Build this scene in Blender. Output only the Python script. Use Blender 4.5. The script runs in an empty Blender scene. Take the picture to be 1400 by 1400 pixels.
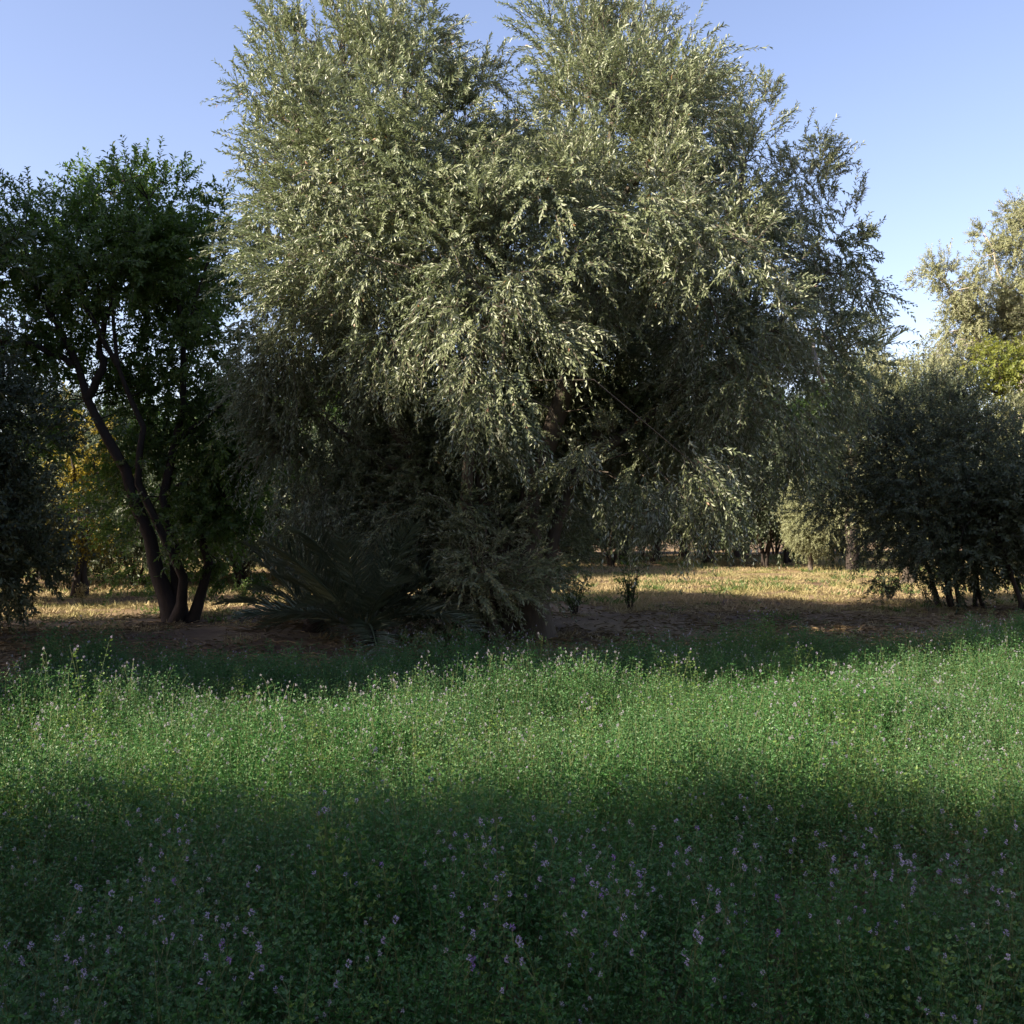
import bpy, math, random
import numpy as np

# ------------------------------------------------------------------ camera, sky, sun, exposure
SC = bpy.context.scene
COL = SC.collection
F, HX, HY, CAMH = 1500.0, 700.0, 720.0, 1.5          # focal length in photo pixels, horizon, eye height
cam_d = bpy.data.cameras.new('camera')
cam = bpy.data.objects.new('camera', cam_d)
COL.objects.link(cam)
cam.location = (0, 0, CAMH)
cam.rotation_euler = (math.radians(90) + math.atan(20 / F), 0, 0)
cam_d.sensor_width = 36
cam_d.lens = 36 * F / 1400
cam_d.clip_end = 2000
SC.camera = cam

SUN_EL = math.radians(31)
SUN_BACK = math.radians(22)                            # the sun stands left of the view, this much behind it
sdir = np.array([-math.cos(SUN_BACK) * math.cos(SUN_EL), -math.sin(SUN_BACK) * math.cos(SUN_EL), math.sin(SUN_EL)])
W = bpy.data.worlds.new('World')
SC.world = W
W.use_nodes = True
nt = W.node_tree
nt.nodes.clear()
sky = nt.nodes.new('ShaderNodeTexSky')
sky.sky_type = 'NISHITA'
sky.sun_disc = False
sky.sun_elevation = SUN_EL
sky.sun_rotation = math.atan2(sdir[0], sdir[1])
sky.altitude = 300
sky.air_density = 1.0
sky.dust_density = 1.3
sky.ozone_density = 0.4
bg = nt.nodes.new('ShaderNodeBackground')
bg.inputs['Strength'].default_value = 0.096
wo = nt.nodes.new('ShaderNodeOutputWorld')
wb = nt.nodes.new('ShaderNodeMix')                        # white balance of the sky
wb.data_type = 'RGBA'
wb.blend_type = 'MULTIPLY'
wb.inputs['Factor'].default_value = 1.0
wb.inputs['B'].default_value = (1.09, 0.965, 1.04, 1)
nt.links.new(sky.outputs[0], wb.inputs['A'])
nt.links.new(wb.outputs['Result'], bg.inputs[0])
nt.links.new(bg.outputs[0], wo.inputs[0])

sl = bpy.data.lights.new('sun', 'SUN')
sl.energy = 5.0
sl.angle = math.radians(0.55)
sl.color = (1.0, 0.88, 0.7)
so = bpy.data.objects.new('sun', sl)
COL.objects.link(so)
from mathutils import Vector
so.rotation_euler = Vector(sdir).to_track_quat('Z', 'Y').to_euler()
so.location = (-30, -12, 30)

SC.view_settings.view_transform = 'Standard'
SC.view_settings.look = 'None'
SC.view_settings.exposure = 1.5
SC.view_settings.gamma = 1.0
SC.view_settings.use_curve_mapping = False
SC.cycles.max_bounces = 6
SC.cycles.diffuse_bounces = 3
SC.cycles.glossy_bounces = 2
SC.cycles.transmission_bounces = 4
SC.cycles.use_denoising = True

# ------------------------------------------------------------------ helpers
RNG = np.random.default_rng(7)


def at(px, py, d):
    return np.array([(px - HX) / F * d, d, CAMH + (HY - py) / F * d])


def nrm(v):
    return v / np.maximum(np.linalg.norm(v, axis=-1, keepdims=True), 1e-9)


def ground_h(x, y):
    x = np.asarray(x, float)
    y = np.asarray(y, float)
    h = 0.05 * np.sin(x * 0.45 + 1.3) * np.sin(y * 0.37 + 0.4) + 0.025 * np.sin(x * 1.7 + y * 0.9) + 0.02 * np.sin(x * 0.8 - y * 2.1)
    return h


def mesh_from(name, V, T, mats, mat_idx=None, tint=None, smooth=False):
    """V (n,3), T (m,3) triangles"""
    me = bpy.data.meshes.new(name)
    V = np.asarray(V, np.float32)
    T = np.asarray(T, np.int32)
    me.vertices.add(len(V))
    me.vertices.foreach_set('co', V.ravel())
    me.loops.add(T.size)
    me.loops.foreach_set('vertex_index', T.ravel())
    me.polygons.add(len(T))
    me.polygons.foreach_set('loop_start', np.arange(0, T.size, 3, dtype=np.int32))
    me.polygons.foreach_set('loop_total', np.full(len(T), 3, np.int32))
    for m in mats:
        me.materials.append(m)
    if mat_idx is not None:
        me.polygons.foreach_set('material_index', np.asarray(mat_idx, np.int32))
    if smooth:
        me.polygons.foreach_set('use_smooth', np.ones(len(T), bool))
    if tint is not None:
        a = me.attributes.new('tint', 'FLOAT', 'POINT')
        a.data.foreach_set('value', np.asarray(tint, np.float32))
    me.update(calc_edges=True)
    return me


def obj(name, me, parent=None, loc=None):
    o = bpy.data.objects.new(name, me)
    COL.objects.link(o)
    if parent is not None:
        o.parent = parent
    if loc is not None:
        o.location = loc
    return o


def tag(o, label=None, cat=None, group=None, kind=None):
    if label:
        o['label'] = label
    if cat:
        o['category'] = cat
    if group:
        o['group'] = group
    if kind:
        o['kind'] = kind
    return o


def thing(name, label, cat, loc=(0, 0, 0), group=None):
    o = bpy.data.objects.new(name, None)
    COL.objects.link(o)
    o.location = loc
    o.empty_display_size = 0.2
    return tag(o, label, cat, group)


def copy_tree(root, loc, rz=0.0, scale=1.0, label=None, group=None):
    def rec(o, par):
        c = o.copy()
        COL.objects.link(c)
        c.parent = par
        for ch in o.children:
            rec(ch, c)
        return c
    r = rec(root, None)
    r.location = loc
    r.rotation_euler = (0, 0, rz)
    r.scale = (scale, scale, scale) if np.isscalar(scale) else scale
    if label:
        r['label'] = label
    if group:
        r['group'] = group
    elif 'group' in r:
        del r['group']
    return r


def leaf_geo(P, D, N, L, Wd, fold=0.15, curl=0.08, mid=0.5):
    """diamond leaves with a folded midrib; returns V, T"""
    n = len(P)
    D = nrm(D)
    S = nrm(np.cross(D, N))
    U = np.cross(S, D)
    L = np.asarray(L).reshape(-1, 1)
    Wd = np.asarray(Wd).reshape(-1, 1)
    m = P + D * L * mid
    V = np.empty((n, 4, 3))
    V[:, 0] = P
    V[:, 1] = m + S * Wd * 0.5 + U * Wd * fold
    V[:, 2] = P + D * L - U * L * curl
    V[:, 3] = m - S * Wd * 0.5 + U * Wd * fold
    b = np.arange(n)[:, None] * 4
    T = np.concatenate([b + np.array([0, 1, 2]), b + np.array([0, 2, 3])], 1).reshape(-1, 3)
    return V.reshape(-1, 3), T


def tube(path, rad, sides=7, rough=0.0, rng=None, cap=True):
    path = np.asarray(path, float)
    k = len(path)
    rad = np.asarray(rad, float)
    tang = np.gradient(path, axis=0)
    tang = nrm(tang)
    ref = np.array([0.31, 0.93, 0.17])
    V = []
    for i in range(k):
        t = tang[i]
        a = nrm(np.cross(t, ref))
        b = np.cross(t, a)
        ang = np.arange(sides) / sides * 2 * math.pi
        r = np.full(sides, rad[i])
        if rough and rng is not None:
            r = r * (1 + rough * rng.standard_normal(sides))
        V.append(path[i] + np.cos(ang)[:, None] * a * r[:, None] + np.sin(ang)[:, None] * b * r[:, None])
    V = np.concatenate(V)
    T = []
    for i in range(k - 1):
        for j in range(sides):
            a0, a1 = i * sides + j, i * sides + (j + 1) % sides
            T.append((a0, a1, a1 + sides))
            T.append((a0, a1 + sides, a0 + sides))
    if cap:
        for j in range(1, sides - 1):
            T.append(((k - 1) * sides, (k - 1) * sides + j, (k - 1) * sides + j + 1))
    return V, np.array(T, int)


def join(parts):
    Vs, Ts, off = [], [], 0
    for V, T in parts:
        Vs.append(V)
        Ts.append(T + off)
        off += len(V)
    return np.concatenate(Vs), np.concatenate(Ts)


def smooth_path(pts, n=10, wob=0.0, rng=None):
    """Catmull-Rom through pts"""
    pts = np.asarray(pts, float)
    if len(pts) == 2:
        pts = np.array([pts[0], (pts[0] + pts[1]) / 2, pts[1]])
    p = np.concatenate([[2 * pts[0] - pts[1]], pts, [2 * pts[-1] - pts[-2]]])
    out = []
    seg = len(pts) - 1
    per = max(2, n // seg)
    for i in range(seg):
        p0, p1, p2, p3 = p[i], p[i + 1], p[i + 2], p[i + 3]
        for t in np.linspace(0, 1, per, endpoint=False):
            out.append(0.5 * ((2 * p1) + (-p0 + p2) * t + (2 * p0 - 5 * p1 + 4 * p2 - p3) * t * t + (-p0 + 3 * p1 - 3 * p2 + p3) * t ** 3))
    out.append(pts[-1])
    out = np.array(out)
    if wob and rng is not None:
        w = rng.standard_normal(out.shape) * wob
        w[0] = 0
        out = out + w
    return out


# ------------------------------------------------------------------ materials
def new_mat(name):
    m = bpy.data.materials.new(name)
    m.use_nodes = True
    t = m.node_tree
    t.nodes.clear()
    out = t.nodes.new('ShaderNodeOutputMaterial')
    return m, t, out


def leaf_mat(name, ca, cb, under=None, trans=0.3, trans_col=None, rough=0.5, spec=0.4, patch=None, dead=None):
    """ca..cb: the two ends of the leaf colour; under: colour of the underside; patch: colour of slow drifts over the plant"""
    m, t, out = new_mat(name)
    N, Lk = t.nodes, t.links
    at_ = N.new('ShaderNodeAttribute')
    at_.attribute_name = 'tint'
    mix = N.new('ShaderNodeMix')
    mix.data_type = 'RGBA'
    mix.inputs['A'].default_value = (*ca, 1)
    mix.inputs['B'].default_value = (*cb, 1)
    Lk.new(at_.outputs['Fac'], mix.inputs['Factor'])
    col = mix.outputs['Result']
    if patch:
        tc = N.new('ShaderNodeNewGeometry')
        no = N.new('ShaderNodeTexNoise')
        no.inputs['Scale'].default_value = patch[1]
        no.inputs['Detail'].default_value = 2
        Lk.new(tc.outputs['Position'], no.inputs['Vector'])
        rp = N.new('ShaderNodeMapRange')
        rp.inputs['From Min'].default_value = 0.4
        rp.inputs['From Max'].default_value = 0.68
        Lk.new(no.outputs['Fac'], rp.inputs['Value'])
        mp = N.new('ShaderNodeMix')
        mp.data_type = 'RGBA'
        mp.inputs['B'].default_value = (*patch[0], 1)
        mu = N.new('ShaderNodeMath')
        mu.operation = 'MULTIPLY'
        mu.inputs[1].default_value = patch[2]
        Lk.new(rp.outputs['Result'], mu.inputs[0])
        Lk.new(mu.outputs[0], mp.inputs['Factor'])
        Lk.new(col, mp.inputs['A'])
        col = mp.outputs['Result']
    if dead:
        gt = N.new('ShaderNodeMath')
        gt.operation = 'GREATER_THAN'
        gt.inputs[1].default_value = dead[1]
        Lk.new(at_.outputs['Fac'], gt.inputs[0])
        md = N.new('ShaderNodeMix')
        md.data_type = 'RGBA'
        md.inputs['B'].default_value = (*dead[0], 1)
        Lk.new(gt.outputs[0], md.inputs['Factor'])
        Lk.new(col, md.inputs['A'])
        col = md.outputs['Result']
    topcol = col
    if under:
        ge = N.new('ShaderNodeNewGeometry')
        mb = N.new('ShaderNodeMix')
        mb.data_type = 'RGBA'
        mb.inputs['B'].default_value = (*under, 1)
        Lk.new(ge.outputs['Backfacing'], mb.inputs['Factor'])
        Lk.new(col, mb.inputs['A'])
        col = mb.outputs['Result']
    p = N.new('ShaderNodeBsdfPrincipled')
    p.inputs['Roughness'].default_value = rough
    p.inputs['Specular IOR Level'].default_value = spec
    Lk.new(col, p.inputs['Base Color'])
    tr = N.new('ShaderNodeBsdfTranslucent')
    if trans_col:
        mt = N.new('ShaderNodeMix')
        mt.data_type = 'RGBA'
        mt.inputs['Factor'].default_value = 0.6
        mt.inputs['B'].default_value = (*trans_col, 1)
        Lk.new(topcol, mt.inputs['A'])
        Lk.new(mt.outputs['Result'], tr.inputs['Color'])
    else:
        Lk.new(topcol, tr.inputs['Color'])
    ms = N.new('ShaderNodeMixShader')
    ms.inputs[0].default_value = trans
    Lk.new(p.outputs[0], ms.inputs[1])
    Lk.new(tr.outputs[0], ms.inputs[2])
    Lk.new(ms.outputs[0], out.inputs['Surface'])
    return m


def bark_mat(name, ca, cb, scale=14, bump=0.5):
    m, t, out = new_mat(name)
    N, Lk = t.nodes, t.links
    tc = N.new('ShaderNodeTexCoord')
    mp = N.new('ShaderNodeMapping')
    mp.inputs['Scale'].default_value = (1, 1, 0.25)
    Lk.new(tc.outputs['Object'], mp.inputs['Vector'])
    no = N.new('ShaderNodeTexNoise')
    no.inputs['Scale'].default_value = scale
    no.inputs['Detail'].default_value = 6
    no.inputs['Roughness'].default_value = 0.65
    Lk.new(mp.outputs[0], no.inputs['Vector'])
    mix = N.new('ShaderNodeMix')
    mix.data_type = 'RGBA'
    mix.inputs['A'].default_value = (*ca, 1)
    mix.inputs['B'].default_value = (*cb, 1)
    Lk.new(no.outputs['Fac'], mix.inputs['Factor'])
    p = N.new('ShaderNodeBsdfPrincipled')
    p.inputs['Roughness'].default_value = 0.9
    p.inputs['Specular IOR Level'].default_value = 0.2
    Lk.new(mix.outputs['Result'], p.inputs['Base Color'])
    bu = N.new('ShaderNodeBump')
    bu.inputs['Strength'].default_value = bump
    bu.inputs['Distance'].default_value = 0.03
    Lk.new(no.outputs['Fac'], bu.inputs['Height'])
    Lk.new(bu.outputs[0], p.inputs['Normal'])
    Lk.new(p.outputs[0], out.inputs['Surface'])
    return m


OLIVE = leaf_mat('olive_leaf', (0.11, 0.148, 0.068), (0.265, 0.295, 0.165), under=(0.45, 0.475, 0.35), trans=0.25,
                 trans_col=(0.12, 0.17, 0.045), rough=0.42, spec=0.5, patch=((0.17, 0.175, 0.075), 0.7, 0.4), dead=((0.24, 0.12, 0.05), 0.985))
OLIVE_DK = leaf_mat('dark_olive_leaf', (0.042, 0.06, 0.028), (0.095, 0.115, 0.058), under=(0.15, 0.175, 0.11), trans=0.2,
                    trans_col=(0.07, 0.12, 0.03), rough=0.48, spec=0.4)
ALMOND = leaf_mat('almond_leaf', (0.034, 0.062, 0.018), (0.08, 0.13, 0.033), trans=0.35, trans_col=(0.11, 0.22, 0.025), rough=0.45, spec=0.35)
ALMOND_GREEN = leaf_mat('green_almond_leaf', (0.05, 0.09, 0.025), (0.115, 0.175, 0.045), trans=0.38, trans_col=(0.15, 0.28, 0.035), rough=0.45, spec=0.35)  # lighter, greener leaf colour for the almond tree
PALE = leaf_mat('pale_leaf', (0.16, 0.18, 0.08), (0.3, 0.31, 0.16), under=(0.34, 0.35, 0.22), trans=0.25,
                trans_col=(0.22, 0.25, 0.08), rough=0.5, spec=0.4, patch=((0.19, 0.2, 0.1), 0.5, 0.5))
YELLOW = leaf_mat('yellow_leaf', (0.13, 0.13, 0.02), (0.3, 0.23, 0.03), trans=0.35, trans_col=(0.38, 0.3, 0.03), rough=0.55, spec=0.3)
LIME = leaf_mat('lime_leaf', (0.09, 0.13, 0.025), (0.24, 0.25, 0.04), trans=0.38, trans_col=(0.3, 0.32, 0.05), rough=0.5, spec=0.35)
GREEN = leaf_mat('fresh_green_leaf', (0.06, 0.09, 0.02), (0.13, 0.15, 0.035), trans=0.35, trans_col=(0.2, 0.24, 0.03), rough=0.5, spec=0.35)
PALM = leaf_mat('palm_leaf', (0.1, 0.14, 0.085), (0.18, 0.22, 0.14), trans=0.2, rough=0.4, spec=0.5)
DRYFROND = leaf_mat('dry_frond', (0.16, 0.115, 0.06), (0.3, 0.22, 0.12), trans=0.1, rough=0.7, spec=0.2)
STRAW = leaf_mat('straw', (0.34, 0.26, 0.135), (0.54, 0.43, 0.25), trans=0.2, rough=0.7, spec=0.2, patch=((0.26, 0.27, 0.09), 0.35, 0.75))
WEED = leaf_mat('weed_leaf', (0.06, 0.12, 0.03), (0.13, 0.2, 0.05), trans=0.3, trans_col=(0.2, 0.3, 0.05), rough=0.5)
ALF = leaf_mat('alfalfa_leaf', (0.026, 0.105, 0.018), (0.074, 0.2, 0.04), under=(0.095, 0.2, 0.07), trans=0.3, trans_col=(0.075, 0.26, 0.045),
               rough=0.45, spec=0.45, patch=((0.1, 0.165, 0.08), 0.9, 0.5))
ALF_STEM = leaf_mat('alfalfa_stem', (0.08, 0.14, 0.045), (0.17, 0.19, 0.08), trans=0.1, rough=0.5)
ALF_Y = leaf_mat('young_alfalfa_leaf', (0.1, 0.19, 0.03), (0.18, 0.28, 0.06), under=(0.16, 0.24, 0.08), trans=0.35, trans_col=(0.24, 0.38, 0.05), rough=0.45, spec=0.45)
PET_V = leaf_mat('violet_petal', (0.26, 0.15, 0.38), (0.38, 0.26, 0.52), trans=0.3, rough=0.6, spec=0.2)
PET_L = leaf_mat('lilac_petal', (0.36, 0.31, 0.46), (0.54, 0.49, 0.62), trans=0.3, rough=0.6, spec=0.2)
PET_W = leaf_mat('pale_petal', (0.36, 0.34, 0.38), (0.5, 0.48, 0.5), trans=0.3, rough=0.6, spec=0.2)
BARK = bark_mat('olive_bark', (0.07, 0.055, 0.042), (0.17, 0.14, 0.11))
BARK_DK = bark_mat('dark_bark', (0.022, 0.018, 0.016), (0.07, 0.055, 0.046))
BARK_PALE = bark_mat('pale_bark', (0.3, 0.26, 0.21), (0.52, 0.46, 0.4))


# ------------------------------------------------------------------ trees
def crown_geo(blobs, rng, leaf_l, leaf_w, n_leaf, shoot_l, clump_d=3.0, shoots=9, up=0.35, droop=0.35, clump_r=0.4, fill=0.25, spread=1.0, lean=0.35, hollow=0.0):
    """blobs: array (k, 7) cx cy cz rx ry rz hang  -> leaf V,T,tint and twig V,T and clump centres.
    Leaves sit in pairs along curved shoots; shoots grow out of clumps that sit over the surface of each blob."""
    CP, CO, HG, CR = [], [], [], []
    for b in blobs:
        c, r, hang = b[:3], b[3:6], b[6]
        area = 4 * math.pi * ((r[0] * r[1]) ** 1.6 / 3 + (r[0] * r[2]) ** 1.6 / 3 + (r[1] * r[2]) ** 1.6 / 3) ** (1 / 1.6)
        n = max(3, int(area * clump_d))
        u = nrm(rng.standard_normal((n, 3)))
        rad = 1 - np.abs(rng.standard_normal((n, 1))) * fill
        rad = np.clip(rad, 0.15, 1.06)
        CP.append(c + u * r * rad)
        CO.append(nrm(u / r * np.min(r)))
        HG.append(np.full(n, hang))
        CR.append(np.full(n, min(clump_r, 0.8 * float(np.min(r)))))
    CP, CO, HG, CR = np.concatenate(CP), np.concatenate(CO), np.concatenate(HG), np.concatenate(CR)
    if hollow:                                           # branches have died or never grown here: gaps in the crown
        h = np.sin(CP[:, 0] * 2.3 + 1.5 * np.sin(CP[:, 2] * 1.9)) * np.sin(CP[:, 2] * 2.6 + 1.2 * np.sin(CP[:, 1] * 2.1)) * np.sin(CP[:, 1] * 1.6 + CP[:, 0] * 0.7)
        k = h < 1 - hollow
        CP, CO, HG, CR = CP[k], CO[k], HG[k], CR[k]
    nc = len(CP)
    ns = nc * shoots
    ci = np.repeat(np.arange(nc), shoots)
    cr = CR[ci][:, None] * rng.uniform(0.5, 1.35, (nc, 1))[ci]
    off = nrm(rng.standard_normal((ns, 3))) * np.cbrt(rng.random((ns, 1))) * cr
    P0 = CP[ci] + off
    hang = HG[ci][:, None]
    cd = nrm(rng.standard_normal((nc, 3)))[ci]          # each clump leans its own way
    D = 0.75 * CO[ci] + 0.5 * nrm(off) + lean * cd + 0.3 * rng.standard_normal((ns, 3))
    D[:, 2:] += np.where(hang > 0, -hang, up - hang)
    D = nrm(D)
    L = shoot_l * rng.uniform(0.5, 1.3, (ns, 1)) * np.minimum(1, 0.5 * CR[ci][:, None] / clump_r + 0.5)
    keep = rng.random(ns) < np.clip(CR[ci] / clump_r, 0.4, 1)      # small clumps carry fewer shoots
    P0, D, L, ci, hang, ns = P0[keep], D[keep], L[keep], ci[keep], hang[keep], int(keep.sum())
    g = droop * (0.6 + np.maximum(hang, 0)) * rng.uniform(0.4, 1.4, (ns, 1))
    G = np.array([0, 0, -1.0])
    # leaves
    s = (np.arange(n_leaf) + 1.0) / n_leaf
    S = np.clip(s[None] + rng.uniform(-0.4, 0.4, (ns, n_leaf)) / n_leaf, 0.02, 1)[..., None]
    P = P0[:, None] + D[:, None] * L[:, None] * S + G * (g * L)[:, None] * S ** 2
    Tn = nrm(D[:, None] + 2 * G * g[:, None] * S)
    a = nrm(np.cross(Tn, rng.standard_normal((ns, 1, 3))))
    b = np.cross(Tn, a)
    ph = (np.arange(n_leaf) * 2.4)[None, :] + rng.uniform(0, 6.28, (ns, 1)) + rng.uniform(-0.6, 0.6, (ns, n_leaf))
    R = np.cos(ph)[..., None] * a + np.sin(ph)[..., None] * b
    spr = spread * rng.uniform(0.5, 1.1, (ns, n_leaf, 1))
    LD = nrm(Tn * 0.75 + R * spr + G * 0.12 + 0.15 * rng.standard_normal((ns, n_leaf, 3)))
    LN = nrm(Tn - R * 0.3 + np.array([0, 0, 0.35]) + 0.8 * sdir + 0.35 * rng.standard_normal((ns, n_leaf, 3)))
    LL = leaf_l * rng.uniform(0.65, 1.25, (ns, n_leaf)) * (1 - 0.25 * S[..., 0])
    LW = leaf_w * rng.uniform(0.75, 1.25, (ns, n_leaf))
    tint = 0.55 * rng.random((ns, n_leaf)) + 0.45 * rng.random(nc)[ci][:, None]
    dead = rng.random((ns, n_leaf)) < 0.006
    tint = np.where(dead, 1.0, np.minimum(tint, 0.98))
    V, T = leaf_geo(P.reshape(-1, 3), LD.reshape(-1, 3), LN.reshape(-1, 3), LL.ravel(), LW.ravel(), fold=0.18, curl=0.1)
    tv = np.repeat(tint.ravel(), 4)
    # twigs: narrow strips of bark, too thin to show a round section
    k = np.array([0.0, 0.55, 1.0])
    Pt = P0[:, None] + D[:, None] * L[:, None] * k[None, :, None] + G * (g * L)[:, None] * (k ** 2)[None, :, None]
    rt = np.array([0.005, 0.0035, 0.0015])
    aa = nrm(np.cross(D, rng.standard_normal((ns, 3))))
    TV = np.stack([Pt - aa[:, None] * rt[None, :, None], Pt + aa[:, None] * rt[None, :, None]], 2).reshape(-1, 3)
    q = np.array([(0, 1, 3), (0, 3, 2), (2, 3, 5), (2, 5, 4)])
    TT = (np.arange(ns)[:, None, None] * 6 + q[None]).reshape(-1, 3)
    return (V, T, tv), (TV, TT), CP, CR


def add_crown(root, base, blobs, mat, bark, rng, limb_ends, clump_frac=0.5, twig_r=0.02, **kw):
    (V, T, tv), (TV, TT), CP, CR = crown_geo(blobs, rng, **kw)
    c = obj('crown', mesh_from('crown', V - base, T, [mat], tint=tv), root)
    # branchlets from the nearest limb point to each clump
    parts = [(TV - base, TT)]
    LE = np.asarray(limb_ends)
    sel = np.nonzero(rng.random(len(CP)) < clump_frac)[0]
    for i in sel:
        d = np.linalg.norm(LE - CP[i], axis=1)
        j = int(np.argmin(d))
        if d[j] > 2.6:
            continue
        m = (LE[j] + CP[i]) / 2 + np.array([0, 0, 0.12 * d[j]]) + rng.standard_normal(3) * 0.08 * d[j]
        p = np.array([LE[j], m, CP[i]]) - base
        parts.append(tube(p, [twig_r, twig_r * 0.7, twig_r * 0.35], 4, cap=False))
    VV, TTT = join(parts)
    obj('twigs', mesh_from('twigs', VV, TTT, [bark]), c)
    return c


def add_limbs(root, base, paths, bark, rng, name='limb', sides=8):
    """paths: list of (points, r0, r1); each becomes a part; returns points along them for branchlets"""
    pts = []
    for item in paths:
        p, r0, r1 = item[:3]
        nm = item[3] if len(item) > 3 else name
        sp = smooth_path(p, 14, 0.012 + r0 * 0.08, rng)
        u = np.linspace(0, 1, len(sp))
        rad = r0 * (1 - u) ** 0.9 + r1 * u
        if nm == 'trunk':
            rad = rad * (1 + 0.55 * np.exp(-u * 9))
        V, T = tube(sp - base, rad, sides, 0.06, rng)
        obj(nm, mesh_from(nm, V, T, [bark], smooth=True), root)
        pts.append(sp[len(sp) // 3:])
    return np.concatenate(pts)


def px_blobs(lst, d0, back=None, rng=None):
    """(px, py, depth offset, rx px, ry px, hang[, depth radius m]) -> world ellipsoids"""
    out = []
    for b in lst:
        d = d0 + b[2]
        c = at(b[0], b[1], d)
        rx, rz = b[3] / F * d, b[4] / F * d
        ry = b[6] if len(b) > 6 else (rx + rz) / 2
        out.append([*c, rx, ry, rz, b[5]])
    return np.array(out)


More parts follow.
